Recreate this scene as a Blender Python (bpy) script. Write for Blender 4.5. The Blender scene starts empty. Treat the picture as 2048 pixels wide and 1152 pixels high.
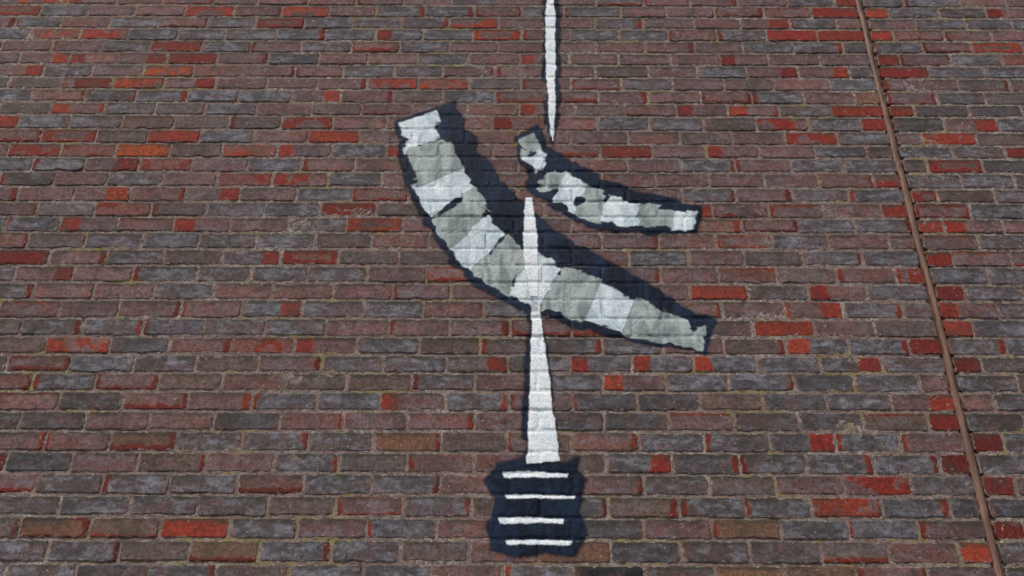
import bpy, math, random
import numpy as np
from mathutils import Matrix, Vector
from mathutils.bvhtree import BVHTree

scene = bpy.context.scene
COL = scene.collection

# ---------------------------------------------------------------- camera
EYE = 1.55                     # eye height above the pavement
WALL_Y = 3.184                 # distance from the camera to the wall face
PITCH, ROLL, YAW = 0.546253, 0.009474, -0.010890
cam_data = bpy.data.cameras.new('camera')
cam_data.sensor_width = 36.0
cam_data.lens = 36.0 * 1977.13 / 2048.0
cam_data.clip_start = 0.05
cam_data.clip_end = 2000.0
cam = bpy.data.objects.new('camera', cam_data)
COL.objects.link(cam)
cp, sp, cy, sy = math.cos(PITCH), math.sin(PITCH), math.cos(YAW), math.sin(YAW)
fwd = Vector((sy * cp, cy * cp, sp))
right0 = Vector((cy, -sy, 0.0))
up0 = right0.cross(fwd)
right = math.cos(ROLL) * right0 + math.sin(ROLL) * up0
up = -math.sin(ROLL) * right0 + math.cos(ROLL) * up0
m = Matrix((right, up, -fwd)).transposed().to_4x4()
m.translation = Vector((0, 0, EYE))
cam.matrix_world = m
scene.camera = cam

# ---------------------------------------------------------------- sky and sun
SUN_EL, SUN_AZ = math.radians(50), math.radians(-30)   # azimuth from straight behind the viewer, minus = left
world = bpy.data.worlds.new('World')
scene.world = world
world.use_nodes = True
wn = world.node_tree
for n in list(wn.nodes):
    wn.nodes.remove(n)
sky = wn.nodes.new('ShaderNodeTexSky')
sky.sky_type = 'NISHITA'
sky.sun_disc = False
sky.sun_elevation = SUN_EL
sky.air_density = 1.0
sky.dust_density = 3.0
sky.ozone_density = 1.0
bg = wn.nodes.new('ShaderNodeBackground')
bg.inputs['Strength'].default_value = 0.09
wo = wn.nodes.new('ShaderNodeOutputWorld')
wn.links.new(sky.outputs[0], bg.inputs[0])
wn.links.new(bg.outputs[0], wo.inputs[0])
to_sun = Vector((math.sin(SUN_AZ) * math.cos(SUN_EL), -math.cos(SUN_AZ) * math.cos(SUN_EL), math.sin(SUN_EL)))
sky.sun_rotation = math.atan2(to_sun.x, to_sun.y)
sun_data = bpy.data.lights.new('sun', 'SUN')
sun_data.energy = 1.3
sun_data.angle = math.radians(14)
sun_data.color = (1.0, 0.94, 0.86)
sun = bpy.data.objects.new('sun', sun_data)
COL.objects.link(sun)
sun.rotation_euler = to_sun.to_track_quat('Z', 'Y').to_euler()
sun.location = to_sun * 30
scene.view_settings.view_transform = 'Standard'
scene.view_settings.look = 'None'
scene.view_settings.gamma = 1.0
scene.view_settings.exposure = 0.45
scene.view_settings.use_curve_mapping = False

# ---------------------------------------------------------------- node helpers
class NT:
    def __init__(self, name):
        self.mat = bpy.data.materials.new(name)
        self.mat.use_nodes = True
        self.t = self.mat.node_tree
        for n in list(self.t.nodes):
            self.t.nodes.remove(n)
    def put(self, sock, v):
        if isinstance(v, bpy.types.NodeSocket):
            self.t.links.new(v, sock)
        elif v is not None:
            sock.default_value = v
    def math(self, op, a, b=None, c=None, clamp=False):
        n = self.t.nodes.new('ShaderNodeMath'); n.operation = op; n.use_clamp = clamp
        for i, v in enumerate((a, b, c)):
            self.put(n.inputs[i], v)
        return n.outputs[0]
    def vmath(self, op, a, b=None):
        n = self.t.nodes.new('ShaderNodeVectorMath'); n.operation = op
        self.put(n.inputs[0], a); self.put(n.inputs[1], b)
        return n.outputs[0]
    def noise(self, vec, scale, detail=2.0, rough=0.5, dist=0.0):
        n = self.t.nodes.new('ShaderNodeTexNoise')
        self.put(n.inputs['Vector'], vec)
        n.inputs['Scale'].default_value = scale
        n.inputs['Detail'].default_value = detail
        n.inputs['Roughness'].default_value = rough
        n.inputs['Distortion'].default_value = dist
        return n.outputs[0]
    def voro(self, vec, scale, out='Distance'):
        n = self.t.nodes.new('ShaderNodeTexVoronoi')
        self.put(n.inputs['Vector'], vec); n.inputs['Scale'].default_value = scale
        return n.outputs[out]
    def ramp(self, v, lo, hi, a=0.0, b=1.0):
        n = self.t.nodes.new('ShaderNodeMapRange'); n.interpolation_type = 'SMOOTHSTEP'
        self.put(n.inputs[0], v)
        for i, q in enumerate((lo, hi, a, b)):
            self.put(n.inputs[1 + i], q)
        return n.outputs[0]
    def mix(self, f, a, b, mode='MIX'):
        n = self.t.nodes.new('ShaderNodeMix'); n.data_type = 'RGBA'; n.blend_type = mode
        self.put(n.inputs[0], f); self.put(n.inputs[6], a); self.put(n.inputs[7], b)
        return n.outputs[2]
    def attr(self, name):
        n = self.t.nodes.new('ShaderNodeAttribute'); n.attribute_name = name
        return n.outputs
    def sep(self, v):
        n = self.t.nodes.new('ShaderNodeSeparateXYZ'); self.put(n.inputs[0], v)
        return n.outputs
    def comb(self, x, y, z):
        n = self.t.nodes.new('ShaderNodeCombineXYZ')
        for i, v in enumerate((x, y, z)):
            self.put(n.inputs[i], v)
        return n.outputs[0]
    def pos(self):
        return self.t.nodes.new('ShaderNodeNewGeometry').outputs['Position']
    def out(self, color, rough, height=None, dist=0.002, strength=1.0, spec=0.3, alpha=None):
        p = self.t.nodes.new('ShaderNodeBsdfPrincipled')
        self.put(p.inputs['Base Color'], color); self.put(p.inputs['Roughness'], rough)
        p.inputs['Specular IOR Level'].default_value = spec
        if height is not None:
            b = self.t.nodes.new('ShaderNodeBump')
            b.inputs['Distance'].default_value = dist; b.inputs['Strength'].default_value = strength
            self.put(b.inputs['Height'], height)
            self.t.links.new(b.outputs[0], p.inputs['Normal'])
        sh = p.outputs[0]
        if alpha is not None:
            tr = self.t.nodes.new('ShaderNodeBsdfTransparent')
            mx = self.t.nodes.new('ShaderNodeMixShader')
            self.put(mx.inputs[0], alpha)
            self.t.links.new(tr.outputs[0], mx.inputs[1]); self.t.links.new(sh, mx.inputs[2])
            sh = mx.outputs[0]
        o = self.t.nodes.new('ShaderNodeOutputMaterial')
        self.t.links.new(sh, o.inputs[0])
        return self.mat

def c3(r, g, b):
    return (r, g, b, 1.0)

# ---------------------------------------------------------------- materials
def brick_material():
    k = NT('fired_brick')
    P = k.pos()
    bm = k.sep(k.attr('place')['Vector'])            # metres from left, metres from bottom, seed
    u, v, seed = bm[0], bm[1], bm[2]
    dim = k.sep(k.attr('extent')['Vector'])          # length, height, blue bloom
    L, H, bloom = dim[0], dim[1], dim[2]
    spot = k.sep(k.attr('mottle')['Vector'])         # red mottling, smoky patches, shade
    kiss = k.t.nodes.new('ShaderNodeSeparateColor')
    ka = k.attr('rim'); k.t.links.new(ka['Color'], kiss.inputs[0])
    tone = k.attr('tone')['Color']
    redc = k.attr('fire')['Color']
    PS = k.vmath('ADD', P, k.comb(k.math('MULTIPLY', seed, 37.0), k.math('MULTIPLY', seed, 11.0), k.math('MULTIPLY', seed, 23.0)))
    w = k.math('SUBTRACT', k.noise(PS, 26, 3, .55), 0.5)
    wob = k.math('MULTIPLY', w, 0.045)
    def band(d, width):
        x = k.math('SUBTRACT', k.math('ADD', d, wob), width)
        return k.ramp(x, 0.0075, -0.0055)
    ml = band(u, kiss.outputs[0])
    mr = band(k.math('SUBTRACT', L, u), kiss.outputs[1])
    mt = band(k.math('SUBTRACT', H, v), kiss.outputs[2])
    mb = band(v, ka['Alpha'])
    red = k.math('MAXIMUM', k.math('MAXIMUM', ml, mr), k.math('MAXIMUM', mt, mb))
    n2 = k.noise(PS, 15, 1.5, .5, .3)
    th = k.math('SUBTRACT', 1.0, spot[0])
    mm = k.ramp(k.math('SUBTRACT', n2, th), -0.045, 0.03)
    red = k.math('MAXIMUM', red, mm)
    # smooth bloom of blue-grey and purple over the face
    drag = k.vmath('MULTIPLY', PS, (1.0, 1.0, 2.2))
    n3 = k.noise(drag, 13, 2.5, .5, .4)
    n3b = k.noise(drag, 29, 3, .6, .2)
    cloud = k.ramp(k.math('ADD', k.math('MULTIPLY', n3, .55), k.math('MULTIPLY', n3b, .45)), .43, .62)
    col = k.mix(k.math('MULTIPLY', cloud, bloom), tone, c3(.200, .228, .280))
    # the ends of a brick are warmer and paler than its face
    e = k.math('MINIMUM', k.math('MINIMUM', u, k.math('SUBTRACT', L, u)), k.math('MINIMUM', v, k.math('SUBTRACT', H, v)))
    endm = k.ramp(k.math('ADD', k.math('MINIMUM', u, k.math('SUBTRACT', L, u)), wob), .022, .004)
    n4 = k.noise(PS, 9, 1, .5)
    col = k.mix(k.math('MULTIPLY', endm, k.ramp(n4, .42, .62, 0, .55)), col, c3(.20, .105, .085))
    # brown smoke streaks
    n5 = k.noise(k.vmath('MULTIPLY', PS, (1, 1, 3)), 18, 4, .6)
    col = k.mix(k.ramp(n5, .5, .75, 0, .4), col, c3(.105, .082, .070))
    # purple fire-skin and dark scorch in patches
    n6 = k.noise(k.vmath('MULTIPLY', PS, (1.0, 1, 1.5)), 12, 4, .62, .5)
    col = k.mix(k.ramp(n6, .52, .66, 0, .50), col, c3(.155, .088, .090))
    col = k.mix(k.ramp(k.noise(k.vmath('ADD', PS, (4, 9, 2)), 19, 4, .65, .6), .54, .70, 0, .62), col, c3(.050, .047, .050))
    # the red body showing through, with smoky patches over it
    sm = k.ramp(k.math('SUBTRACT', k.noise(PS, 17, 1.6, .5, .5), k.math('SUBTRACT', 1.0, spot[1])), -.03, .03)
    redv = k.mix(k.ramp(k.noise(PS, 40, 3, .6), .35, .7, 0, .45), redc, k.mix(1.0, redc, c3(.55, .45, .5), 'MULTIPLY'))
    redv = k.mix(k.math('MULTIPLY', sm, .85), redv, c3(.20, .095, .088))
    col = k.mix(red, col, redv)
    # pale line where the red meets the fired skin
    edge = k.math('MULTIPLY', k.math('MULTIPLY', red, k.math('SUBTRACT', 1.0, red)), 1.4)
    col = k.mix(k.math('MULTIPLY', edge, .5), col, c3(.30, .17, .14))
    col = k.mix(1.0, col, c3(.90, .79, .735), 'MULTIPLY')
    # dust and fine grain
    g1 = k.noise(PS, 260, 3, .7)
    g2 = k.noise(PS, 75, 4, .65)
    gr = k.math('ADD', k.math('MULTIPLY', g1, .5), k.math('MULTIPLY', g2, .5))
    col = k.mix(1.0, col, k.comb(*[k.ramp(gr,   .3, .7, .42, 1.66)] * 3), 'MULTIPLY')
    # grime and moss settled along the upper arris
    top = k.ramp(k.math('ADD', k.math('SUBTRACT', H, v), k.math('MULTIPLY', k.math('SUBTRACT', n3b, .5), .05)), .024, .002)
    where = k.ramp(k.noise(P, 2.3, 3, .6), .38, .56)
    col = k.mix(k.math('MULTIPLY', k.math('MULTIPLY', top, where), .8), col, c3(.038, .037, .022))
    soot = k.ramp(k.noise(P, 7.5, 5, .68), .48, .70, 0, .6)
    col = k.mix(soot, col, c3(.045, .042, .036))
    # pits and pale flecks
    pitn = k.noise(PS, 120, 2, .5)
    pit = k.ramp(pitn, .665, .70)
    col = k.mix(k.math('MULTIPLY', pit, .75), col, c3(.018, .017, .02))
    fl = k.math('MULTIPLY', k.ramp(k.voro(PS, 48), .13, .07), k.ramp(k.noise(P, 21, 2, .5), .54, .6))
    col = k.mix(k.math('MULTIPLY', fl, .8), col, c3(.50, .48, .44))
    yl = k.math('MULTIPLY', k.ramp(k.voro(PS, 70), .16, .08), k.ramp(k.noise(P, 9, 2, .5), .60, .66))
    col = k.mix(k.math('MULTIPLY', yl, .7), col, c3(.40, .36, .12))
    pat = k.math('MULTIPLY', k.ramp(k.noise(PS, 30, 4, .7, .5), .685, .72), k.ramp(k.noise(P, 3.1, 2, .5), .52, .6))
    col = k.mix(k.math('MULTIPLY', pat, .6), col, c3(.42, .40, .38))
    smear = k.ramp(k.math('SUBTRACT', e, k.math('MULTIPLY', k.math('SUBTRACT', k.noise(P, 33, 4, .7), .49), .040)), .0015, -.0010)
    col = k.mix(k.math('MULTIPLY', smear, .85), col, k.mix(k.ramp(g2, .4, .6), c3(.17, .135, .118), c3(.30, .255, .225)))
    h = k.math('ADD', k.math('MULTIPLY', g2, .9), k.math('MULTIPLY', g1, .28))
    h = k.math('ADD', h, k.math('MULTIPLY', k.noise(k.vmath('MULTIPLY', PS, (1, 1, 2.5)), 34, 4, .65), 1.0))
    h = k.math('SUBTRACT', h, k.math('MULTIPLY', pit, .9))
    return k.out(col, .82, h, .0019, .75, .32)

def mortar_material():
    k = NT('weathered_mortar')
    P = k.pos()
    a = k.noise(P, 6, 3, .6)
    b = k.noise(P, 55, 4, .7)
    f = k.noise(P, 230, 3, .7)
    col = k.mix(k.ramp(a, .35, .65), c3(.235, .162, .146), c3(.285, .228, .198))
    col = k.mix(k.ramp(b, .40, .66, 0, .75), col, c3(.095, .075, .065))
    col = k.mix(1.0, col, k.comb(*[k.ramp(f, .3, .7, .55, 1.5)] * 3), 'MULTIPLY')
    pale = k.math('MULTIPLY', k.ramp(k.noise(P, 60, 3, .7, .4), .51, .62), k.ramp(k.noise(P, 3.3, 3, .6), .47, .62))
    col = k.mix(k.math('MULTIPLY', pale, .8), col, c3(.46, .44, .39))
    yel = k.math('MULTIPLY', k.ramp(k.noise(P, 42, 4, .7, .6), .47, .56), k.ramp(k.noise(k.vmath('ADD', P, (7, 3, 5)), 3.4, 4, .65), .52, .60))
    yel = k.math('MULTIPLY', yel, k.ramp(k.noise(P, 200, 2, .6), .38, .55))
    col = k.mix(k.math('MULTIPLY', yel, .85), col, c3(.30, .25, .045))
    moss = k.math('MULTIPLY', k.ramp(k.noise(P, 34, 4, .7, .5), .55, .65), k.ramp(k.noise(k.vmath('ADD', P, (1, 8, 2)), 2.1, 3, .6), .48, .6))
    col = k.mix(k.math('MULTIPLY', moss, .75), col, c3(.050, .046, .030))
    h = k.math('ADD', k.math('MULTIPLY', b, 1.0), k.math('MULTIPLY', f, .45))
    return k.out(col, .92, h, .006, 1.0, .2)

def paint_material(name, c0, c1, solid=.5, brush=.0, spec=.3, soft=0.0):
    k = NT(name)
    P = k.pos()
    sd = k.attr('edge')['Fac']
    rough_edge = k.math('MULTIPLY', k.math('SUBTRACT', k.noise(P, 48, 4, .62), .5), .011)
    x = k.math('ADD', sd, rough_edge)
    x = k.math('SUBTRACT', x, k.math('MULTIPLY', k.ramp(k.noise(k.vmath('MULTIPLY', P, (1, 1, 1.3)), 7, 3, .5, .6), .42, .72), brush))
    al = k.ramp(x, -.0015 - soft, .0035 + soft * .4)
    worn = k.ramp(k.noise(P, 115, 3, .65), .70, .76)
    al = k.math('MULTIPLY', al, k.math('SUBTRACT', 1.0, k.math('MULTIPLY', worn, solid)))
    s = k.noise(k.vmath('MULTIPLY', P, (2.2, 1, .9)), 9, 5, .6, .7)
    col = k.mix(k.ramp(s, .34, .66), c3(*c0), c3(*c1))
    fine = k.noise(P, 150, 3, .65)
    col = k.mix(1.0, col, k.comb(*[k.ramp(fine, .3, .7, .8, 1.18)] * 3), 'MULTIPLY')
    h = k.math('ADD', k.noise(P, 75, 4, .65), k.math('MULTIPLY', k.noise(P, 260, 2, .6), .3))
    return k.out(col, .55, h, .004, 1.0, spec, al)

def sealant_material():
    k = NT('brown_joint_sealant')
    P = k.pos()
    a = k.noise(k.vmath('MULTIPLY', P, (4, 1, .7)), 14, 4, .6, .6)
    f = k.noise(P, 160, 3, .6)
    col = k.mix(k.ramp(a, .35, .66), c3(.135, .068, .042), c3(.235, .130, .088))
    col = k.mix(k.ramp(k.noise(P, 7, 3, .6), .52, .7, 0, .6), col, c3(.105, .06, .04))
    col = k.mix(k.ramp(f, .62, .72, 0, .6), col, c3(.05, .035, .03))
    return k.out(col, .55, k.math('ADD', a, k.math('MULTIPLY', f, .2)), .004, .8, .4)

def paving_material(name, c0, c1, scale):
    k = NT(name)
    P = k.pos()
    col = k.mix(k.ramp(k.noise(P, scale, 5, .65), .35, .65), c3(*c0), c3(*c1))
    return k.out(col, .9, k.noise(P, 180, 3, .6), .004, .6, .3)

MB = brick_material()
MM = mortar_material()
MS = sealant_material()
MP = paving_material('concrete_paving', (.20, .19, .175), (.30, .285, .26), 3.0)
MA = paving_material('asphalt', (.040, .040, .042), (.065, .064, .062), 20.0)
MC = paving_material('coping_stone', (.26, .25, .22), (.36, .34, .30), 6.0)

# ---------------------------------------------------------------- tagging
def tag(o, label=None, cat=None, group=None, kind=None):
    for key, val in (('label', label), ('category', cat), ('group', group), ('kind', kind)):
        if val:
            o[key] = val
    return o

def mesh_obj(name, verts, faces, mat, parent=None, loc=(0, 0, 0), smooth=False):
    me = bpy.data.meshes.new(name)
    me.from_pydata(verts, [], faces)
    me.materials.append(mat)
    if smooth:
        me.polygons.foreach_set('use_smooth', [True] * len(me.polygons))
    me.update()
    o = bpy.data.objects.new(name, me)
    COL.objects.link(o)
    o.location = loc
    o.parent = parent
    return o

def box(x0, x1, y0, y1, z0, z1):
    v = [(x0, y0, z0), (x1, y0, z0), (x1, y1, z0), (x0, y1, z0), (x0, y0, z1), (x1, y0, z1), (x1, y1, z1), (x0, y1, z1)]
    f = [(0, 3, 2, 1), (4, 5, 6, 7), (0, 1, 5, 4), (1, 2, 6, 5), (2, 3, 7, 6), (3, 0, 4, 7)]
    return v, f

# ---------------------------------------------------------------- ground (below the picture)
tag(mesh_obj('ground', [(-400, -400, -.12), (400, -400, -.12), (400, 400, -.12), (-400, 400, -.12)], [(0, 1, 2, 3)], MA), kind='structure')
v, f = box(-60, 60, 0.9, WALL_Y - .003, -.35, 0.0)
tag(mesh_obj('pavement', v, f, MP), kind='structure')
v, f = box(-60, 60, 0.76, 0.897, -.35, 0.004)
tag(mesh_obj('kerb', v, f, MC), kind='structure')

# ---------------------------------------------------------------- the brick wall
wall = bpy.data.objects.new('brick_wall', None)
COL.objects.link(wall)
wall.location = (0, WALL_Y, 0)
tag(wall, 'tall weathered wall of purple, blue-grey and red bricks behind the painted mural', 'wall', kind='thing')
X_MIN, X_MAX, Z_TOP = -6.0, 6.0, 6.3
JOINT_X = 1.536          # the movement joint
JOINT_W = 0.028

# Each course as seen: height of the bed joint under it (mm) at two stations, then brick left edges (mm)
# with the look of each brick, left and right of the movement joint.
#   p purple-brown, b blue-grey, g grey-brown, k dark, K black, T tan, R red, D dark red, O orange
#   l r t u a: red rim on that side (a = all round); L G: red third left/right; M mottled red
COURSES = """4998 4989|-2554b,-2325pM,-2088pL,-1864p,-1648pa,-1420p,-1212pr,-984p,-760pl,-545p,-326b,-103p,120p,338bu,553pa,764pr,982p,1208b,1425R|b,1734bl,1986p,2200p
4922 4917|-2424Ra,-2198b,-1979p,-1761p,-1538Ru,-1312pr,-1095Ru,-880p,-666br,-441br,-216pa,-3b,188bl,446p,651p,872par,1092pt,1308R|R,1653b,1884k,2095pL
4849 4846|-2518pr,-2293bl,-2084p,-1864b,-1643pa,-1419b,-1203Ra,-983b,-766b,-543br,-328pGu,-109p,103p,325br,544p,771p,981pG,1199bl,1413p|p,1763b,1984b,2194br
4773 4771|-2433b,-2207RM,-1980pM,-1765b,-1543b,-1329b,-1099br,-879b,-655bL,-445b,-220Ra,-3pl,214b,431b,648pl,865bl,1089R,1313R|R,1652pa,1875pl,2087pr
4701 4698|-2536pr,-2315p,-2090pl,-1866b,-1649pM,-1421b,-1205pl,-981b,-757pau,-541b,-322p,-106p,105p,324p,543pr,762p,973b,1194br,1416k|bl,1764plu,1981Ra
4628 4625|-2437p,-2214pG,-1995pL,-1780pG,-1562pM,-1340pr,-1118b,-892p,-677p,-460b,-235p,-10pL,207p,420p,649p,866pL,1078p,1302p|R,1650pa,1874b,2093RM
4554 4552|-2308pG,-2091b,-1875p,-1654OM,-1434p,-1218pr,-990pl,-781b,-554b,-342pr,-119pl,100p,319g,549p,760b,971pG,1197pG,1418b|R,1764b,2000b
4484 4479|-2446b,-2224g,-1997pM,-1771pM,-1549pG,-1323p,-1102p,-883pr,-669pM,-451RM,-226g,-6pl,211pa,428b,645p,870g,1082p,1324b|pl,1648p,1871gr,2094b
4410 4403|-2327b,-2103pa,-1875kr,-1654br,-1434b,-1214b,-991pG,-775pr,-551g,-339b,-117plu,102pu,325pr,539p,762pa,980bl,1198p,1416T|pa,1766k,1969g
4337 4334|-2224g,-2002pLr,-1776b,-1558g,-1344b,-1126p,-893g,-679pa,-465p,-229p,-12pL,223g,432p,653pL,869pLr,1085b,1305R|R,1656k,1882k
4260 4255|-2347R,-2123b,-1903b,-1683gt,-1463g,-1232gl,-1013pM,-793p,-570p,-351p,-125pL,101p,319b,534b,760g,981pM,1199b,1416R|k,1764pG,1988b
4185 4181|-2226pa,-2004Ra,-1775gl,-1561R,-1343b,-1119p,-890R,-673p,-452p,-234p,-17p,201p,439p,656g,871p,1091pM,1306b|p,1654R,1880g
4109 4111|-2342p,-2125RM,-1906RM,-1679O,-1453g,-1237RM,-1008pL,-783b,-559RM,-339p,-120p,99pu,321R,538p,757pL,977p,1202b,1415k|b,1763b,1980R
4035 4036|-2223b,-2005bl,-1788pG,-1567RM,-1346p,-1119b,-900pl,-681pr,-461pr,-238p,-15p,205p,431p,647br,870pl,1095b,1314b|k,1648Ra,1873k
3960 3959|-2120kl,-1897p,-1679b,-1453p,-1234RM,-1009pM,-785b,-565p,-344p,-123p,98p,322pl,539p,757p,977p,1197pr,1417pM|b,1769b,1977b
3883 3887|-2242pr,-2022p,-1795pG,-1571pr,-1351pG,-1128p,-901b,-678pa,-452p,-234p,-16p,203p,421p,639br,857pr,1082b,1303bl|pM,1655g,1882b
3811 3812|-2154pr,-1926b,-1697RM,-1472gl,-1251b,-1020b,-799R,-574g,-354p,-131p,91p,314p,537RM,756pa,975plt,1191p,1417R|pat,1769b,1987b
3736 3739|-2249b,-2030bl,-1817pL,-1591pt,-1369pL,-1143p,-914b,-688Ra,-466p,-246p,-26p,194p,414p,634pr,861par,1081b,1302br|R,1650pL,1880p
3658 3662|-2145pr,-1924g,-1700b,-1476b,-1253b,-1033b,-804g,-583p,-360pt,-136p,88p,310pr,533p,752par,970b,1188p,1419p|pt,1768b
3582 3586|-2038R,-1820pr,-1598b,-1377g,-1153bG,-925Ra,-701g,-473g,-249pl,-28p,194p,414b,641p,854g,1076br,1305b|R,1650pt,1872pM
3506 3508|-2153b,-1933pG,-1708p,-1482bl,-1233b,-1028b,-812b,-587p,-362pa,-140p,82p,305pr,527p,746pt,967g,1194pl,1417pM|b,1765b
3429 3434|-2061br,-1840p,-1614p,-1387b,-1158p,-938p,-710p,-485pl,-266p,-44RM,171p,465p,631R,850k,1077pL,1298b|D,1662b,1876b
3349 3356|-1950pt,-1723p,-1502pr,-1271pl,-1041bG,-817b,-590b,-367pr,-141b,79b,302p,525pr,747p,976plG,1195br,1416p|pL,1766b
3273 3279|-2070g,-1848br,-1620br,-1395bl,-1170b,-946b,-720p,-490pl,-263pr,-40pau,184pau,409p,634p,854R,1077p,1299g|R,1658b,1868b
3198 3205|-1958g,-1736pM,-1500k,-1281pr,-1053RM,-828pL,-599b,-371g,-150gl,72br,296b,515p,735gr,962bL,1188br,1408D|br,1760b
3125 3133|-2082g,-1858pua,-1629b,-1399b,-1173g,-947pr,-718b,-498b,-270gG,-48b,177bL,398bL,621bL,846b,1073bG,1297b|D,1655g
3050 3059|-1972pr,-1748bl,-1521pa,-1294g,-1067p,-841g,-620g,-390bl,-165p,58b,290pL,517b,738br,972k,1185b,1413p|b,1763k
2973 2984|-1858pt,-1633k,-1405pur,-1178pr,-951bl,-720b,-496pL,-266br,-43pl,183kl,409k,630g,852k,1075b,1300pG|p,1662b
2898 2908|-1982k,-1751k,-1523p,-1298p,-1073k,-840pr,-616pl,-396pr,-160p,63k,290k,515pt,740k,969k,1189gt,1415D|k,1752k
2821 2831|-1869pr,-1643pl,-1418Tur,-1187b,-962br,-729b,-508Tr,-275g,-48gl,171pr,406b,631bl,854kG,1081bl,1304pl|D,1657b
2746 2752|-1986pr,-1760k,-1534p,-1306gr,-1074p,-840br,-618g,-387pl,-159p,68g,290bG,516kr,744bl,971br,1198br,1421D|b,1753b
2669 2677|-1863pu,-1636b,-1413bl,-1185b,-956pu,-731b,-502br,-271p,-37p,179pr,414b,634g,858p,1082pM,1309k|D,1660g
2594 2600|-1762g,-1535b,-1301b,-1075b,-843g,-614pa,-389br,-163g,67br,292gr,526bl,742bl,966pMu,1196br,1423k|k,1741k
2516 2528|-1878gr,-1649Ta,-1419Gu,-1187R,-958b,-734p,-506bl,-275p,-53p,169k,403p,628Tl,853b,1074bl,1304pl|D,1652p
2439 2449|-1767b,-1540br,-1305g,-1076Tu,-850br,-613b,-390g,-165p,61T,294k,521b,744k,972gu,1193p,1420pM|b,1756b
2364 2374|-1882b,-1658b,-1429k,-1197br,-979g,-742b,-507b,-285p,-57bl,169K,401g,624T,846T,1076plr,1306p|k,1762k""".strip().split('\n')
STATION = (-1.953, 0.748)

TONES = {'p': (.172, .094, .090), 'b': (.096, .088, .096), 'g': (.118, .091, .078), 'k': (.070, .062, .062),
         'K': (.014, .016, .024), 'T': (.185, .105, .062), 'R': (.150, .080, .072), 'D': (.130, .070, .062),
         'O': (.20, .095, .06), 'G': (.16, .10, .075)}
BLOOM = {'p': .42, 'b': 1.0, 'g': .35, 'k': .42, 'K': .05, 'T': .10, 'R': .10, 'D': .10, 'O': .1, 'G': .15}

def look(code, rng):
    """colour attributes of one brick"""
    base, mods = code[0], code[1:]
    t = TONES[base]
    s = rng.uniform(.78, 1.22)
    hue = rng.uniform(-.12, .12)
    tone = (t[0] * s * (1 + hue), t[1] * s, t[2] * s * (1 - hue), 1.0)
    q = rng.random()
    fire = (.30 + .10 * q, .034 + .038 * q, .025 + .010 * q)
    sc = rng.uniform(.50, .95)
    if base not in 'RDO' and not set(mods) & set('LGM'):
        sc *= .66
    if base == 'D':
        fire = (.20, .026, .021); sc = rng.uniform(.7, 1.1)
    if base == 'O':
        fire = (.40, .085, .02); sc = .9
    fire = tuple(a * sc for a in fire) + (1.0,)
    NO = -.06
    rim = [NO] * 4          # left, right, top, bottom
    mott, smoke = .12, .12
    w = lambda a, b: rng.uniform(a, b)
    if base in 'RDO':
        rim = [.30] * 4
        smoke = w(.15, .36)
        if 'a' in mods:
            rim = [w(.025, .05), w(.025, .05), w(.012, .026), w(.012, .026)]; smoke = .2
        if 'u' in mods:
            rim = [w(.03, .06), w(.03, .06), w(.030, .042), NO]
        if 'M' in mods:
            smoke = w(.52, .60)
    else:
        if 'a' in mods:
            rim = [w(.006, .016), w(.006, .018), w(.000, .010), w(.004, .014)]
        if 'l' in mods: rim[0] = w(.010, .022)
        if 'r' in mods: rim[1] = w(.012, .026)
        if 't' in mods: rim[2] = w(.010, .016)
        if 'u' in mods: rim[3] = w(.012, .020)
        if 'L' in mods: rim[0] = w(.055, .080)
        if 'G' in mods: rim[1] = w(.060, .095)
        if 'M' in mods: mott = w(.50, .56)
    return tone, fire, rim, (mott, smoke, 0.0), BLOOM[base] * w(.75, 1.1)

class Pile:
    """collects brick meshes with their attributes"""
    def __init__(self):
        self.v = []; self.f = []; self.place = []; self.ext = []; self.mot = []; self.rim = []; self.tone = []; self.fire = []
    def build(self, name, parent, origin=(0, 0, 0)):
        vs = [(a - origin[0], b - origin[1], c - origin[2]) for a, b, c in self.v]
        o = mesh_obj(name, vs, self.f, MB, parent, origin)
        me = o.data
        for nm, typ, dat, key in (('place', 'FLOAT_VECTOR', self.place, 'vector'), ('extent', 'FLOAT_VECTOR', self.ext, 'vector'),
                                  ('mottle', 'FLOAT_VECTOR', self.mot, 'vector'), ('rim', 'FLOAT_COLOR', self.rim, 'color'),
                                  ('tone', 'FLOAT_COLOR', self.tone, 'color'), ('fire', 'FLOAT_COLOR', self.fire, 'color')):
            at = me.attributes.new(nm, typ, 'POINT')
            at.data.foreach_set(key, np.array(dat, dtype=np.float32).ravel())
        return o

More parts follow.
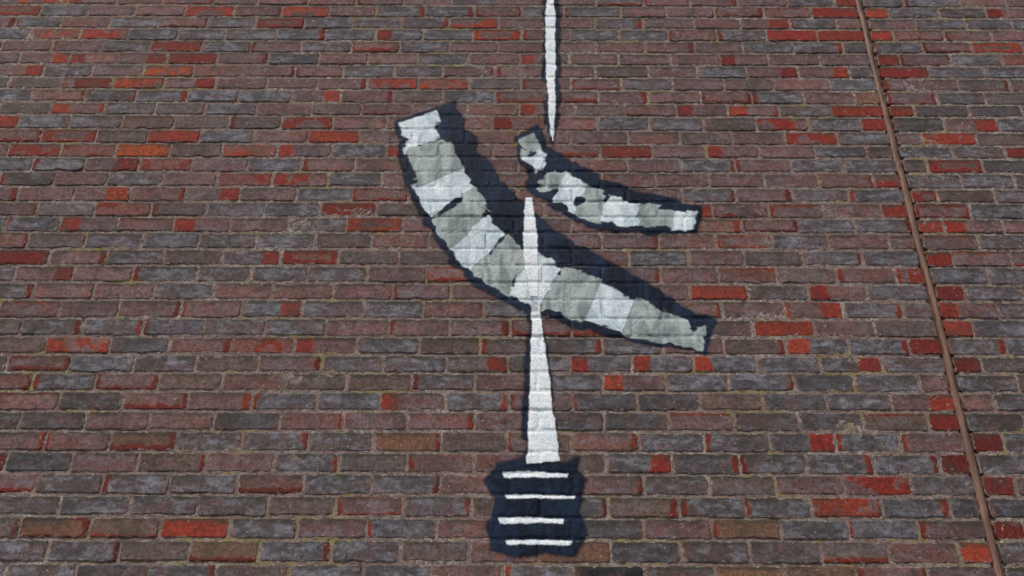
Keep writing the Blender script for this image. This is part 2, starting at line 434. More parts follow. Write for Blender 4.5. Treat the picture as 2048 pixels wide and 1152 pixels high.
def outline(x0, x1, zb, zt, rng, fine):
    """irregular rounded rectangle, counter-clockwise seen from the front"""
    L, H = x1 - x0, zt - zb
    pts = []
    cs = [(x0, zb, 1, 1), (x1, zb, -1, 1), (x1, zt, -1, -1), (x0, zt, 1, -1)]
    rad = [rng.choice((.003, .005, .007, .010, .014)) for _ in range(4)]
    j = .0007 if fine else .0
    for i, (cx, cz, sx, sz) in enumerate(cs):
        r = rad[i]
        ang = [(0, 1), (.293, .293), (1, 0)] if fine else [(.0, .8), (.8, .0)]
        # order so that the path keeps turning the same way
        if i in (0, 2):
            corner = [(cx + sx * r * a, cz + sz * r * b) for a, b in ang]
        else:
            corner = [(cx + sx * r * b, cz + sz * r * a) for a, b in ang]
        pts += corner
        if fine:
            nx_ = cs[(i + 1) % 4]; rn = rad[(i + 1) % 4]
            n = 6 if i in (0, 2) else 2
            a = corner[-1]
            if i == 0: b = (nx_[0] - rn, nx_[1])
            elif i == 1: b = (nx_[0], nx_[1] - rn)
            elif i == 2: b = (nx_[0] + rn, nx_[1])
            else: b = (nx_[0], nx_[1] + rn)
            for q in range(1, n + 1):
                t = q / (n + 1)
                px, pz = a[0] + (b[0] - a[0]) * t, a[1] + (b[1] - a[1]) * t
                d = rng.gauss(0, j)
                if rng.random() < .05: d = (1 if i in (0, 3) else -1) * rng.uniform(.002, .005)
                if i in (0, 2): pz += d
                else: px += d
                pts.append((px, pz))
    return pts

def add_brick(pile, x0, x1, zb, zt, code, rng, fine=True):
    jx0, jx1 = rng.uniform(.0032, .0065), rng.uniform(.0032, .0065)
    jb, jt = rng.uniform(.0035, .0068), rng.uniform(.0035, .0068)
    x0 += jx0; x1 -= jx1; zb += jb; zt -= jt
    pts = outline(x0, x1, zb, zt, rng, fine)
    n = len(pts)
    cx, cz = (x0 + x1) / 2, (zb + zt) / 2
    face = -rng.uniform(.0, .0022)
    tx, tz = rng.gauss(0, .006), rng.gauss(0, .014)
    bev = rng.uniform(.0014, .0032)
    ins = rng.uniform(.003, .0055)
    def y(px, pz, extra):
        return face + (px - cx) * tx + (pz - cz) * tz + extra
    b0 = len(pile.v)
    rings = []
    rings.append([(px, .030, pz) for px, pz in pts])
    rings.append([(px, y(px, pz, bev + rng.gauss(0, .0006 if fine else 0)), pz) for px, pz in pts])
    inner = []
    sx, sz = 1 - 2 * ins / (x1 - x0), 1 - 2 * ins / (zt - zb)
    for px, pz in pts:
        qx, qz = cx + (px - cx) * sx, cz + (pz - cz) * sz
        inner.append((qx, y(qx, qz, 0.0), qz))
    rings.append(inner)
    tone, fire, rim, mot, bloom = look(code, rng)
    seed = rng.random()
    L, H = x1 - x0, zt - zb
    for r in rings:
        for p in r:
            pile.v.append(p)
            pile.place.append((p[0] - x0, p[2] - zb, seed))
            pile.ext.append((L, H, bloom)); pile.mot.append(mot); pile.rim.append(rim); pile.tone.append(tone); pile.fire.append(fire)
    for k in range(2):
        for i in range(n):
            a, b = b0 + k * n + i, b0 + k * n + (i + 1) % n
            pile.f.append((a, b, b + n, a + n))
    pile.f.append(tuple(b0 + 2 * n + i for i in range(n)))

rng = random.Random(20210301)
RANDOM_CODES = ['p'] * 9 + ['b'] * 8 + ['g'] * 3 + ['k'] * 3 + ['pr', 'pl', 'pa', 'br', 'bl', 'pG', 'pL', 'pM', 'R', 'Ra', 'RM', 'T', 'D']
def bed(i, x):
    a, b = BEDS[i]
    return a + (b - a) * (x - STATION[0]) / (STATION[1] - STATION[0])
BEDS = []
ROWS = []
for line in COURSES:
    z, left, rgt = line.split('|')
    a, b = z.split()
    BEDS.append((int(a) / 1000, int(b) / 1000))
    def parse(s):
        i = 0
        while s[i] in '-0123456789': i += 1
        return (int(s[:i]) / 1000, s[i:]) if i else (None, s)
    ROWS.append(([parse(t) for t in left.split(',')], [parse(t) for t in rgt.split(',')]))

all_bricks = []           # (x0, x1, row zb fn..., code)
for i, (left, rgt) in enumerate(ROWS):
    top = (lambda x, i=i: bed(i - 1, x)) if i else (lambda x: bed(0, x) + .0745)
    bot = lambda x, i=i: bed(i, x)
    items = list(left)
    x = items[0][0]
    pre = []
    while x > X_MIN:
        x -= .225; pre.append((x, rng.choice(RANDOM_CODES)))
    items = pre[::-1] + items
    edges = [q[0] for q in items] + [JOINT_X - JOINT_W / 2 + .004]
    row = [(edges[j], edges[j + 1], items[j][1]) for j in range(len(items))]
    items = [(JOINT_X + JOINT_W / 2 - .001, rgt[0][1])] + rgt[1:]
    x = items[-1][0] + .225
    while x < X_MAX:
        items.append((x, rng.choice(RANDOM_CODES))); x += .225
    edges = [q[0] for q in items] + [x]
    row += [(edges[j], edges[j + 1], items[j][1]) for j in range(len(items))]
    for x0, x1, c in row:
        xm = (x0 + x1) / 2
        all_bricks.append((x0, x1, bot(xm), top(xm), c))
# courses above and below the picture, down to the pavement and up to the coping
def plain_course(zb, zt, ph):
    x = X_MIN - ph * .1125
    while x < X_MAX:
        x2 = x + .225
        if x < JOINT_X < x2 and JOINT_X - x > .03 and x2 - JOINT_X > .03:
            all_bricks.append((x, JOINT_X - JOINT_W / 2 + .004, zb, zt, rng.choice(RANDOM_CODES)))
            all_bricks.append((JOINT_X + JOINT_W / 2 - .004, x2, zb, zt, rng.choice(RANDOM_CODES)))
        else:
            a = JOINT_X + JOINT_W / 2 - .004 if JOINT_X - .04 < x < JOINT_X + .03 else x
            b = JOINT_X - JOINT_W / 2 + .004 if JOINT_X - .03 < x2 < JOINT_X + .04 else x2
            all_bricks.append((a, b, zb, zt, rng.choice(RANDOM_CODES)))
        x = x2
z = bed(0, 0) + .0745; k = 0
while z + .075 < Z_TOP:
    plain_course(z, z + .075, k % 2); z += .075; k += 1
WALL_TOP = z
zend = bed(len(BEDS) - 1, 0); nb = int(round(zend / .075)); hb = zend / nb
for k in range(nb):
    plain_course(k * hb, (k + 1) * hb, (k + 1) % 2)

# how large does each brick show in the picture?
def shown(x, z):
    d = Vector((x, WALL_Y, z - EYE)); w_ = d.dot(fwd)
    s = cam_data.lens / 36.0
    return (0.5 + s * d.dot(right) / w_, 0.5 * 9 / 16 - s * d.dot(up) / w_)
def area(b):
    x0, x1, zb, zt, _ = b
    q = [shown(x0, zb), shown(x1, zb), shown(x1, zt), shown(x0, zt)]
    us = [min(1, max(0, p[0])) for p in q]; vs = [min(9 / 16, max(0, p[1])) for p in q]
    return (max(us) - min(us)) * (max(vs) - min(vs))
ar = [area(b) for b in all_bricks]
order = sorted(range(len(all_bricks)), key=lambda i: -ar[i])
single = set(order[:300])
mass = Pile()
bv_v, bv_f = [], []
for i, b in enumerate(all_bricks):
    r_ = random.Random(7919 * i + 13)
    near = -2.9 < b[0] < 2.9 and 2.0 < b[2] < 5.5
    if i in single:
        p = Pile()
        add_brick(p, *b, r_, True)
        p.build('brick', wall, ((b[0] + b[1]) / 2, 0, (b[2] + b[3]) / 2))
        src, off = p, 0
    else:
        off = len(mass.v); foff = len(mass.f)
        add_brick(mass, *b, r_, near)
        src = None
    if -.55 < b[1] and b[0] < .95 and near:
        k0 = len(bv_v)
        if src:
            bv_v += p.v; bv_f += [tuple(a + k0 for a in fc) for fc in p.f]
        else:
            bv_v += mass.v[off:]; bv_f += [tuple(a - off + k0 for a in fc) for fc in mass.f[foff:]]
rest = mass.build('brickwork', wall)
tag(rest, kind='stuff')

# mortar bed behind the bricks: one rough sheet, fine where it is seen
def axis(lo, hi, a, b, fine_step, coarse):
    s = list(np.arange(lo, a, coarse)) + list(np.arange(a, b, fine_step)) + list(np.arange(b, hi, coarse)) + [hi]
    return np.array(s)
xs = axis(X_MIN, X_MAX, -2.8, 2.8, .011, .12)
zs = axis(0.0, WALL_TOP, 2.2, 5.25, .0095, .12)
nr = np.random.RandomState(5)
XX, ZZ = np.meshgrid(xs, zs)
rough = nr.normal(0, .0011, XX.shape)
lowf = .0016 * np.sin(XX * 3.1 + 1.7 * np.sin(ZZ * 2.3)) + .0013 * np.sin(ZZ * 19 + 2.5 * np.sin(XX * 5.3)) + .001 * np.sin(XX * 41 + ZZ * 67)
YY = .0024 + rough * .8 + lowf * .6
YY = YY + np.where(np.abs(XX - JOINT_X) < .021, .018, 0.0)
mv = np.stack([XX, YY, ZZ], -1).reshape(-1, 3)
nx_, nz_ = len(xs), len(zs)
idx = np.arange(nx_ * nz_).reshape(nz_, nx_)
q = np.stack([idx[:-1, :-1], idx[:-1, 1:], idx[1:, 1:], idx[1:, :-1]], -1).reshape(-1, 4)
mortar = mesh_obj('mortar', mv.tolist(), q.tolist(), MM, wall, smooth=True)
# the solid wall behind, and its coping
v, f = box(X_MIN, X_MAX, .032, .34, 0.0, WALL_TOP - .002)
mesh_obj('wall_core', v, f, MM, wall)
cx = X_MIN
while cx < X_MAX - .01:
    v, f = box(-.372, .372, -.045, .385, 0, .10)
    mesh_obj('coping_stone', v, f, MC, wall, (cx + .375, 0, WALL_TOP + .002))
    cx += .75

# ---------------------------------------------------------------- movement joint filled with brown sealant
sv, sf = [], []
r_ = random.Random(3)
zz = np.arange(0.0, WALL_TOP, .03)
prof = [(-1.0, .016), (-.88, .003), (-.5, -.0008), (0, -.0022), (.5, -.0008), (.88, .003), (1.0, .018)]
wx = 0.0
for iz, z in enumerate(zz):
    wx = wx * .88 + r_.gauss(0, .0013)
    hw = .0138 + .0014 * math.sin(z * 5.1) + r_.gauss(0, .0009)
    for t, yy in prof:
        sv.append((JOINT_X - .0015 + wx + t * hw, yy + r_.gauss(0, .0006), float(z)))
n = len(prof)
for a in range(len(zz) - 1):
    for b in range(n - 1):
        sf.append((a * n + b, a * n + b + 1, (a + 1) * n + b + 1, (a + 1) * n + b))
mesh_obj('sealant_strip', sv, sf, MS, wall, smooth=True)

# ---------------------------------------------------------------- painted mural: plain abstract bands of paint on the bricks
for a in range(nz_ - 1):
    pass
sel = (mv[:, 0] > -.6) & (mv[:, 0] < 1.0) & (mv[:, 2] > 2.2) & (mv[:, 2] < 5.25)
keep = sel[q].all(1)
remap = np.full(len(mv), -1); used_i = np.where(sel)[0]; remap[used_i] = np.arange(len(used_i)) + len(bv_v)
bv_v += [tuple(p) for p in mv[used_i]]
bv_f += [tuple(t) for t in remap[q[keep]]]
tree = BVHTree.FromPolygons(bv_v, bv_f)

def sdf(poly, X, Z):
    d2 = np.full(X.shape, 1e9); inside = np.zeros(X.shape, bool)
    n = len(poly)
    for i in range(n):
        ax, az = poly[i]; bx_, bz = poly[(i + 1) % n]
        ex, ez = bx_ - ax, bz - az
        t = np.clip(((X - ax) * ex + (Z - az) * ez) / (ex * ex + ez * ez + 1e-12), 0, 1)
        d2 = np.minimum(d2, (X - ax - t * ex) ** 2 + (Z - az - t * ez) ** 2)
        c = (az > Z) != (bz > Z)
        inside ^= c & (X < (bx_ - ax) * (Z - az) / (bz - az + 1e-12) + ax)
    return np.where(inside, 1, -1) * np.sqrt(d2)

STEP = .0042
cache = {}
def relief(ix, iz):
    key = (ix, iz)
    if key not in cache:
        hit = tree.ray_cast(Vector((ix * STEP, -.2, iz * STEP)), Vector((0, 1, 0)))
        cache[key] = hit[0].y if hit[0] is not None else .006
    return cache[key]

def painted(name, poly, mat, parent, lift, label=None):
    px = [p[0] for p in poly]; pz = [p[1] for p in poly]
    i0, i1 = int(min(px) / STEP) - 5, int(max(px) / STEP) + 6
    k0, k1 = int(min(pz) / STEP) - 5, int(max(pz) / STEP) + 6
    I, K = np.meshgrid(np.arange(i0, i1), np.arange(k0, k1))
    S = sdf(poly, I * STEP, K * STEP)
    ok = S > -.014
    cell = ok[:-1, :-1] | ok[1:, :-1] | ok[:-1, 1:] | ok[1:, 1:]
    need = np.zeros(S.shape, bool)
    for a in (slice(0, -1), slice(1, None)):
        for b in (slice(0, -1), slice(1, None)):
            need[a, b] |= cell
    ids = np.full(S.shape, -1); ids[need] = np.arange(need.sum())
    vs = [(float(i * STEP), relief(int(i), int(k)) - .0016 - lift, float(k * STEP)) for i, k in zip(I[need], K[need])]
    ca, cb = np.where(cell)
    fs = np.stack([ids[ca, cb], ids[ca, cb + 1], ids[ca + 1, cb + 1], ids[ca + 1, cb]], -1)
    o = mesh_obj(name, vs, fs.tolist(), mat, parent, smooth=True)
    at = o.data.attributes.new('edge', 'FLOAT', 'POINT')
    at.data.foreach_set('value', S[need].astype(np.float32))
    if label: o['label'] = label
    return o

NAVY = paint_material('navy_wall_paint', (.0035, .008, .018), (.012, .027, .058), .45, .022, .12, .010)
GREY = paint_material('sage_grey_wall_paint', (.20, .25, .245), (.44, .51, .50), .3, .035, .3, .004)
PALE = paint_material('pale_blue_wall_paint', (.46, .57, .62), (.78, .87, .90), .3, .035, .3, .004)
WHITE = paint_material('white_wall_paint', (.74, .83, .88), (.92, .94, .95), .2, .004, .3, .002)
MURAL = [
('band','n',0.0000,[(-0.53,4.303),(-0.532,4.286),(-0.527,4.28),(-0.524,4.244),(-0.516,4.225),(-0.51,4.188),(-0.505,4.152),(-0.505,4.117),(-0.495,4.074),(-0.482,4.044),(-0.48,4.006),(-0.466,3.974),(-0.445,3.928),(-0.434,3.898),(-0.42,3.864),(-0.414,3.824),(-0.398,3.81),(-0.388,3.767),(-0.36,3.739),(-0.353,3.712),(-0.339,3.686),(-0.322,3.662),(-0.298,3.632),(-0.279,3.604),(-0.258,3.581),(-0.233,3.569),(-0.212,3.537),(-0.191,3.513),(-0.169,3.49),(-0.135,3.471),(-0.102,3.452),(-0.084,3.439),(-0.056,3.424),(-0.026,3.408),(-0.003,3.383),(0.028,3.377),(0.056,3.367),(0.082,3.355),(0.103,3.343),(0.138,3.336),(0.158,3.327),(0.181,3.318),(0.215,3.298),(0.249,3.303),(0.288,3.288),(0.321,3.277),(0.359,3.271),(0.4,3.259),(0.433,3.254),(0.469,3.245),(0.511,3.237),(0.546,3.234),(0.582,3.228),(0.606,3.223),(0.633,3.218),(0.662,3.211),(0.667,3.211),(0.721,3.339),(0.716,3.356),(0.693,3.368),(0.668,3.374),(0.64,3.404),(0.615,3.415),(0.584,3.433),(0.548,3.467),(0.522,3.482),(0.481,3.507),(0.456,3.523),(0.421,3.542),(0.388,3.572),(0.359,3.591),(0.336,3.609),(0.312,3.625),(0.286,3.638),(0.268,3.651),(0.239,3.674),(0.213,3.687),(0.199,3.711),(0.175,3.726),(0.15,3.739),(0.13,3.752),(0.107,3.775),(0.095,3.791),(0.081,3.809),(0.064,3.823),(0.049,3.828),(0.045,3.84),(0.029,3.861),(0.018,3.878),(-0.004,3.899),(-0.015,3.904),(-0.031,3.927),(-0.042,3.945),(-0.055,3.967),(-0.059,3.989),(-0.081,3.996),(-0.085,4.018),(-0.103,4.037),(-0.115,4.053),(-0.128,4.082),(-0.139,4.093),(-0.142,4.104),(-0.162,4.142),(-0.178,4.148),(-0.187,4.183),(-0.191,4.217),(-0.213,4.245),(-0.229,4.266),(-0.233,4.309),(-0.245,4.327),(-0.259,4.351),(-0.276,4.378),(-0.284,4.389),(-0.279,4.418)]),
('stripe','p',0.0006,[(-0.516,4.292),(-0.51,4.27),(-0.499,4.246),(-0.502,4.229),(-0.498,4.195),(-0.492,4.156),(-0.481,4.126),(-0.305,4.2),(-0.311,4.241),(-0.324,4.264),(-0.337,4.293),(-0.343,4.311),(-0.352,4.345),(-0.363,4.361)]),
('stripe','g',0.0007,[(-0.475,4.166),(-0.472,4.132),(-0.46,4.096),(-0.453,4.057),(-0.446,4.021),(-0.435,3.981),(-0.421,3.955),(-0.237,4.055),(-0.249,4.088),(-0.258,4.119),(-0.272,4.142),(-0.282,4.179),(-0.299,4.2),(-0.309,4.237)]),
('stripe','p',0.0006,[(-0.45,3.969),(-0.429,3.942),(-0.41,3.907),(-0.4,3.873),(-0.391,3.841),(-0.374,3.811),(-0.359,3.79),(-0.176,3.937),(-0.187,3.967),(-0.198,3.985),(-0.211,4.014),(-0.227,4.032),(-0.234,4.063),(-0.251,4.086)]),
('stripe','g',0.0007,[(-0.37,3.814),(-0.362,3.779),(-0.347,3.757),(-0.334,3.731),(-0.319,3.707),(-0.299,3.684),(-0.277,3.653),(-0.111,3.84),(-0.122,3.861),(-0.135,3.884),(-0.145,3.897),(-0.164,3.927),(-0.174,3.943),(-0.187,3.968)]),
('stripe','p',0.0006,[(-0.301,3.681),(-0.282,3.653),(-0.264,3.629),(-0.24,3.606),(-0.221,3.579),(-0.195,3.562),(-0.177,3.531),(-0.033,3.748),(-0.049,3.756),(-0.067,3.783),(-0.082,3.792),(-0.098,3.815),(-0.108,3.834),(-0.126,3.854)]),
('stripe','g',0.0007,[(-0.194,3.56),(-0.177,3.536),(-0.149,3.524),(-0.123,3.496),(-0.098,3.486),(-0.074,3.464),(-0.046,3.452),(0.058,3.655),(0.039,3.673),(0.017,3.685),(-0,3.706),(-0.019,3.718),(-0.033,3.736),(-0.056,3.757)]),
('stripe','p',0.0006,[(-0.071,3.463),(-0.049,3.445),(-0.018,3.424),(0.007,3.41),(0.031,3.398),(0.06,3.387),(0.087,3.373),(0.174,3.588),(0.146,3.597),(0.125,3.618),(0.098,3.628),(0.084,3.645),(0.057,3.658),(0.037,3.672)]),
('stripe','g',0.0007,[(0.063,3.393),(0.091,3.381),(0.114,3.371),(0.145,3.358),(0.174,3.345),(0.198,3.341),(0.229,3.332),(0.305,3.526),(0.278,3.533),(0.253,3.551),(0.225,3.57),(0.201,3.585),(0.183,3.595),(0.157,3.615)]),
('stripe','p',0.0006,[(0.203,3.346),(0.235,3.342),(0.261,3.329),(0.299,3.319),(0.334,3.309),(0.365,3.291),(0.409,3.289),(0.452,3.427),(0.423,3.441),(0.386,3.457),(0.36,3.479),(0.326,3.495),(0.302,3.507),(0.271,3.528)]),
('stripe','g',0.0007,[(0.365,3.283),(0.401,3.273),(0.44,3.27),(0.474,3.256),(0.517,3.248),(0.547,3.244),(0.578,3.236),(0.607,3.229),(0.635,3.219),(0.657,3.217),(0.693,3.311),(0.681,3.326),(0.647,3.333),(0.623,3.351),(0.594,3.364),(0.565,3.38),(0.527,3.402),(0.49,3.419),(0.463,3.438),(0.425,3.447)]),
('band','n',0.0014,[(-0.028,4.214),(-0.027,4.205),(-0.031,4.206),(-0.019,4.185),(-0.025,4.172),(-0.017,4.147),(-0.018,4.131),(-0.017,4.106),(-0.013,4.078),(-0.009,4.059),(0.003,4.035),(0.014,3.996),(0.014,3.97),(0.029,3.946),(0.046,3.926),(0.059,3.907),(0.077,3.886),(0.096,3.881),(0.11,3.865),(0.126,3.839),(0.149,3.832),(0.158,3.819),(0.189,3.808),(0.195,3.803),(0.216,3.78),(0.241,3.78),(0.265,3.763),(0.285,3.763),(0.31,3.749),(0.33,3.753),(0.372,3.74),(0.396,3.745),(0.422,3.738),(0.462,3.735),(0.482,3.728),(0.526,3.732),(0.547,3.739),(0.58,3.737),(0.616,3.745),(0.631,3.739),(0.654,3.743),(0.669,3.74),(0.688,3.74),(0.718,3.866),(0.699,3.868),(0.679,3.875),(0.652,3.887),(0.637,3.89),(0.612,3.906),(0.578,3.909),(0.551,3.92),(0.528,3.931),(0.492,3.937),(0.467,3.949),(0.445,3.957),(0.413,3.975),(0.397,3.983),(0.375,3.991),(0.365,3.993),(0.332,4.004),(0.317,4.017),(0.31,4.03),(0.293,4.032),(0.281,4.045),(0.266,4.051),(0.255,4.057),(0.24,4.059),(0.23,4.074),(0.217,4.083),(0.205,4.083),(0.189,4.106),(0.185,4.11),(0.181,4.109),(0.171,4.12),(0.158,4.134),(0.149,4.14),(0.137,4.148),(0.134,4.174),(0.111,4.177),(0.108,4.214),(0.097,4.213),(0.101,4.225),(0.093,4.235),(0.088,4.264),(0.072,4.276),(0.067,4.286)]),
('stripe','g',0.0020,[(-0.019,4.2),(-0.02,4.189),(-0.018,4.179),(-0.01,4.155),(-0.009,4.128),(-0.01,4.111),(0.004,4.091),(0.092,4.139),(0.086,4.158),(0.079,4.177),(0.071,4.195),(0.059,4.212),(0.055,4.224),(0.051,4.241)]),
('stripe','p',0.0022,[(-0.005,4.111),(-0,4.09),(0.005,4.057),(0.017,4.044),(0.023,4.015),(0.033,3.989),(0.048,3.964),(0.128,4.065),(0.128,4.076),(0.116,4.097),(0.105,4.107),(0.101,4.132),(0.09,4.143),(0.08,4.162)]),
('stripe','g',0.0020,[(0.031,3.99),(0.049,3.969),(0.061,3.949),(0.075,3.932),(0.092,3.913),(0.104,3.903),(0.125,3.89),(0.2,4.026),(0.189,4.038),(0.171,4.046),(0.159,4.061),(0.153,4.067),(0.139,4.072),(0.135,4.083)]),
('stripe','p',0.0022,[(0.102,3.9),(0.121,3.874),(0.136,3.865),(0.15,3.856),(0.17,3.835),(0.188,3.824),(0.209,3.817),(0.266,3.972),(0.249,3.977),(0.239,3.994),(0.221,4.004),(0.209,4.007),(0.193,4.021),(0.184,4.036)]),
('stripe','g',0.0020,[(0.195,3.832),(0.21,3.818),(0.231,3.805),(0.251,3.8),(0.272,3.786),(0.29,3.78),(0.317,3.776),(0.354,3.924),(0.335,3.941),(0.32,3.945),(0.301,3.954),(0.283,3.96),(0.262,3.967),(0.25,3.985)]),
('stripe','p',0.0022,[(0.3,3.787),(0.319,3.782),(0.346,3.777),(0.373,3.767),(0.399,3.766),(0.431,3.768),(0.463,3.761),(0.489,3.892),(0.454,3.901),(0.428,3.918),(0.403,3.923),(0.383,3.925),(0.362,3.933),(0.34,3.94)]),
('stripe','g',0.0020,[(0.43,3.769),(0.461,3.758),(0.491,3.754),(0.528,3.76),(0.553,3.758),(0.582,3.754),(0.614,3.754),(0.63,3.851),(0.601,3.859),(0.579,3.86),(0.546,3.873),(0.51,3.881),(0.483,3.887),(0.457,3.895)]),
('stripe','p',0.0022,[(0.585,3.748),(0.612,3.751),(0.638,3.75),(0.658,3.751),(0.676,3.75),(0.696,3.842),(0.674,3.844),(0.656,3.85),(0.63,3.852),(0.602,3.856)]),
('streak','n',0.0008,[(0.096,5.134),(0.095,5.12),(0.096,5.104),(0.096,5.088),(0.094,5.067),(0.093,5.048),(0.091,5.031),(0.091,5.005),(0.09,4.982),(0.087,4.954),(0.085,4.939),(0.085,4.911),(0.086,4.887),(0.085,4.862),(0.086,4.843),(0.084,4.82),(0.086,4.796),(0.083,4.77),(0.084,4.748),(0.085,4.726),(0.083,4.699),(0.083,4.677),(0.082,4.654),(0.084,4.629),(0.089,4.611),(0.084,4.583),(0.087,4.561),(0.087,4.535),(0.089,4.511),(0.094,4.483),(0.092,4.461),(0.091,4.427),(0.097,4.399),(0.096,4.369),(0.097,4.341),(0.096,4.309),(0.102,4.277),(0.102,4.254),(0.106,4.227),(0.104,4.204),(0.106,4.179),(0.107,4.167),(0.108,4.155),(0.151,4.155),(0.15,4.169),(0.15,4.189),(0.152,4.2),(0.156,4.227),(0.157,4.255),(0.154,4.278),(0.156,4.305),(0.161,4.341),(0.16,4.37),(0.163,4.4),(0.163,4.432),(0.167,4.456),(0.165,4.489),(0.166,4.504),(0.167,4.533),(0.163,4.561),(0.167,4.582),(0.166,4.607),(0.17,4.633),(0.168,4.656),(0.167,4.684),(0.166,4.703),(0.169,4.727),(0.168,4.75),(0.173,4.774),(0.168,4.799),(0.168,4.817),(0.169,4.841),(0.169,4.866),(0.168,4.887),(0.168,4.909),(0.171,4.935),(0.169,4.956),(0.168,4.979),(0.17,5.008),(0.169,5.025),(0.169,5.051),(0.17,5.068),(0.166,5.09),(0.168,5.103),(0.165,5.113),(0.165,5.127)]),
('streak','w',0.0014,[(0.112,5.131),(0.115,5.119),(0.114,5.104),(0.114,5.085),(0.111,5.07),(0.108,5.048),(0.111,5.023),(0.107,5.002),(0.106,4.981),(0.104,4.958),(0.104,4.926),(0.101,4.907),(0.103,4.885),(0.102,4.863),(0.1,4.836),(0.103,4.817),(0.1,4.797),(0.101,4.772),(0.099,4.746),(0.1,4.727),(0.103,4.704),(0.098,4.673),(0.101,4.656),(0.104,4.626),(0.103,4.604),(0.104,4.578),(0.104,4.559),(0.105,4.534),(0.103,4.511),(0.105,4.485),(0.109,4.459),(0.113,4.433),(0.11,4.41),(0.112,4.38),(0.109,4.356),(0.114,4.329),(0.115,4.303),(0.118,4.283),(0.116,4.26),(0.115,4.233),(0.119,4.218),(0.118,4.204),(0.122,4.194),(0.138,4.19),(0.134,4.204),(0.135,4.22),(0.138,4.237),(0.14,4.257),(0.134,4.279),(0.137,4.311),(0.139,4.33),(0.144,4.353),(0.143,4.382),(0.143,4.41),(0.145,4.436),(0.143,4.461),(0.143,4.48),(0.145,4.512),(0.143,4.535),(0.145,4.556),(0.143,4.582),(0.15,4.604),(0.147,4.63),(0.147,4.653),(0.15,4.674),(0.147,4.703),(0.149,4.726),(0.15,4.745),(0.148,4.777),(0.147,4.795),(0.147,4.817),(0.15,4.84),(0.149,4.864),(0.15,4.89),(0.15,4.903),(0.151,4.933),(0.148,4.956),(0.148,4.977),(0.147,5.004),(0.146,5.025),(0.145,5.046),(0.148,5.071),(0.148,5.087),(0.146,5.106),(0.144,5.121),(0.143,5.129)]),
('streak','w',0.0028,[(0.014,3.905),(0.016,3.896),(0.013,3.883),(0.013,3.869),(0.013,3.854),(0.009,3.84),(0.011,3.818),(0.008,3.798),(0.008,3.78),(0.01,3.763),(0.006,3.736),(0.006,3.713),(0.006,3.695),(0.005,3.673),(0.006,3.657),(0.007,3.635),(0.009,3.615),(0.011,3.596),(0.013,3.566),(0.017,3.546),(0.024,3.524),(0.024,3.498),(0.025,3.475),(0.031,3.459),(0.032,3.439),(0.039,3.416),(0.037,3.405),(0.04,3.392),(0.04,3.381),(0.062,3.38),(0.063,3.391),(0.062,3.404),(0.063,3.421),(0.066,3.44),(0.063,3.459),(0.063,3.481),(0.065,3.508),(0.063,3.529),(0.066,3.549),(0.065,3.57),(0.067,3.6),(0.066,3.621),(0.064,3.641),(0.064,3.659),(0.065,3.677),(0.062,3.699),(0.063,3.721),(0.061,3.739),(0.057,3.758),(0.057,3.78),(0.057,3.801),(0.051,3.821),(0.049,3.837),(0.048,3.857),(0.046,3.87),(0.046,3.885),(0.045,3.901),(0.042,3.907)]),
('streak','n',0.0024,[(0.025,3.367),(0.023,3.358),(0.023,3.346),(0.023,3.328),(0.021,3.309),(0.02,3.297),(0.019,3.277),(0.016,3.253),(0.017,3.232),(0.013,3.209),(0.012,3.186),(0.013,3.166),(0.009,3.142),(0.009,3.122),(0.008,3.101),(0.006,3.078),(0.007,3.053),(0.007,3.026),(0.006,3.002),(0.004,2.974),(0.004,2.945),(0.006,2.922),(0.005,2.893),(0.004,2.869),(0.004,2.846),(0.005,2.824),(0.004,2.805),(0.004,2.791),(0.005,2.779),(0.142,2.788),(0.138,2.797),(0.138,2.816),(0.133,2.834),(0.136,2.855),(0.131,2.877),(0.13,2.9),(0.127,2.928),(0.123,2.953),(0.121,2.98),(0.117,3.009),(0.117,3.035),(0.113,3.059),(0.107,3.082),(0.106,3.103),(0.105,3.127),(0.102,3.148),(0.1,3.171),(0.099,3.192),(0.096,3.214),(0.094,3.237),(0.093,3.258),(0.086,3.279),(0.084,3.297),(0.086,3.316),(0.083,3.333),(0.082,3.345),(0.081,3.36),(0.079,3.369)]),
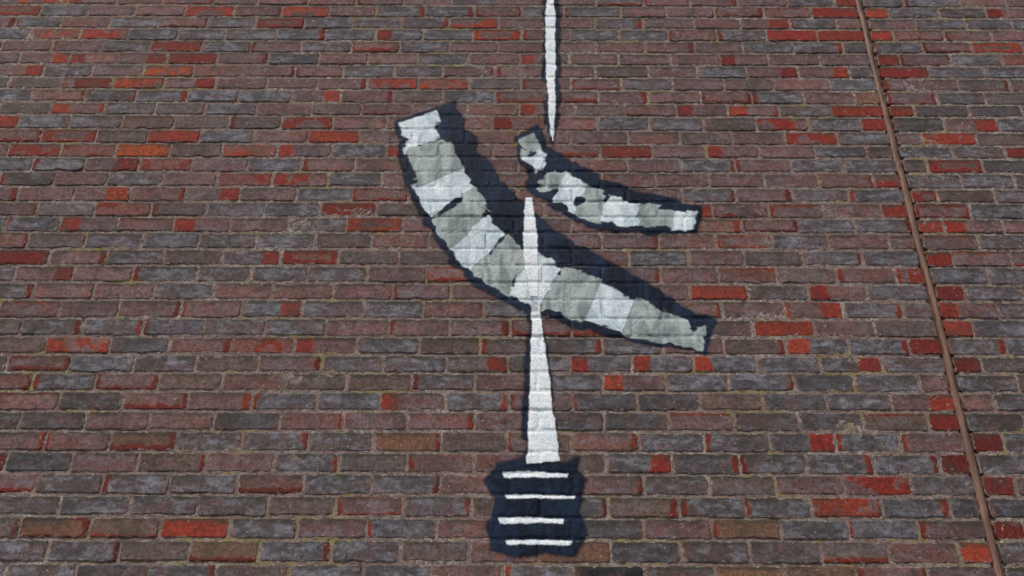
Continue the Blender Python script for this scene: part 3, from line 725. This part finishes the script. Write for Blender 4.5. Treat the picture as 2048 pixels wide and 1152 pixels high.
('streak','w',0.0028,[(0.038,3.433),(0.037,3.42),(0.037,3.404),(0.039,3.382),(0.036,3.36),(0.037,3.337),(0.037,3.311),(0.036,3.281),(0.034,3.257),(0.035,3.232),(0.033,3.201),(0.035,3.177),(0.033,3.15),(0.031,3.126),(0.031,3.104),(0.031,3.076),(0.03,3.052),(0.027,3.028),(0.028,2.999),(0.027,2.975),(0.027,2.944),(0.024,2.923),(0.024,2.895),(0.022,2.875),(0.022,2.853),(0.023,2.833),(0.02,2.815),(0.021,2.797),(0.022,2.786),(0.136,2.794),(0.135,2.807),(0.131,2.821),(0.131,2.837),(0.13,2.859),(0.127,2.882),(0.126,2.903),(0.12,2.931),(0.12,2.952),(0.114,2.975),(0.112,3.002),(0.109,3.03),(0.106,3.053),(0.106,3.081),(0.103,3.104),(0.1,3.13),(0.098,3.151),(0.093,3.181),(0.09,3.208),(0.09,3.232),(0.084,3.258),(0.083,3.286),(0.08,3.315),(0.079,3.339),(0.076,3.362),(0.072,3.383),(0.071,3.403),(0.071,3.42),(0.07,3.432)]),
('panel','n',0.0010,[(-0.087,2.782),(-0.002,2.804),(0.117,2.793),(0.199,2.81),(0.221,2.73),(0.198,2.626),(0.215,2.542),(0.177,2.472),(0.08,2.481),(-0.017,2.461),(-0.098,2.49),(-0.113,2.573),(-0.093,2.658),(-0.12,2.728)]),
('dash','w',0.0016,[(-0.064,2.757),(0.05,2.759),(0.164,2.754),(0.159,2.734),(0.05,2.737),(-0.057,2.734)]),
('dash','w',0.0016,[(-0.052,2.676),(0.067,2.678),(0.186,2.674),(0.18,2.662),(0.067,2.663),(-0.045,2.661)]),
('dash','w',0.0016,[(-0.074,2.597),(0.037,2.599),(0.147,2.595),(0.142,2.575),(0.037,2.578),(-0.067,2.576)]),
('dash','w',0.0016,[(-0.05,2.523),(0.06,2.526),(0.169,2.521),(0.164,2.505),(0.06,2.507),(-0.043,2.505)])]
mural = bpy.data.objects.new('mural', None)
COL.objects.link(mural)
mural.location = (0.15, WALL_Y, 2.55)
tag(mural, 'abstract mural of navy and pale striped bands painted on the brick wall', 'mural', kind='thing')
holder = None
for name, tone_, lift, poly in MURAL:
    mat_ = {'n': NAVY, 'g': GREY, 'p': PALE, 'w': WHITE}[tone_]
    o = painted(name, poly, mat_, mural, lift)
    if name in ('stripe', 'dash'):
        o.parent = holder
    else:
        holder = o
        o.location = Vector((0, WALL_Y, 0)) - mural.location
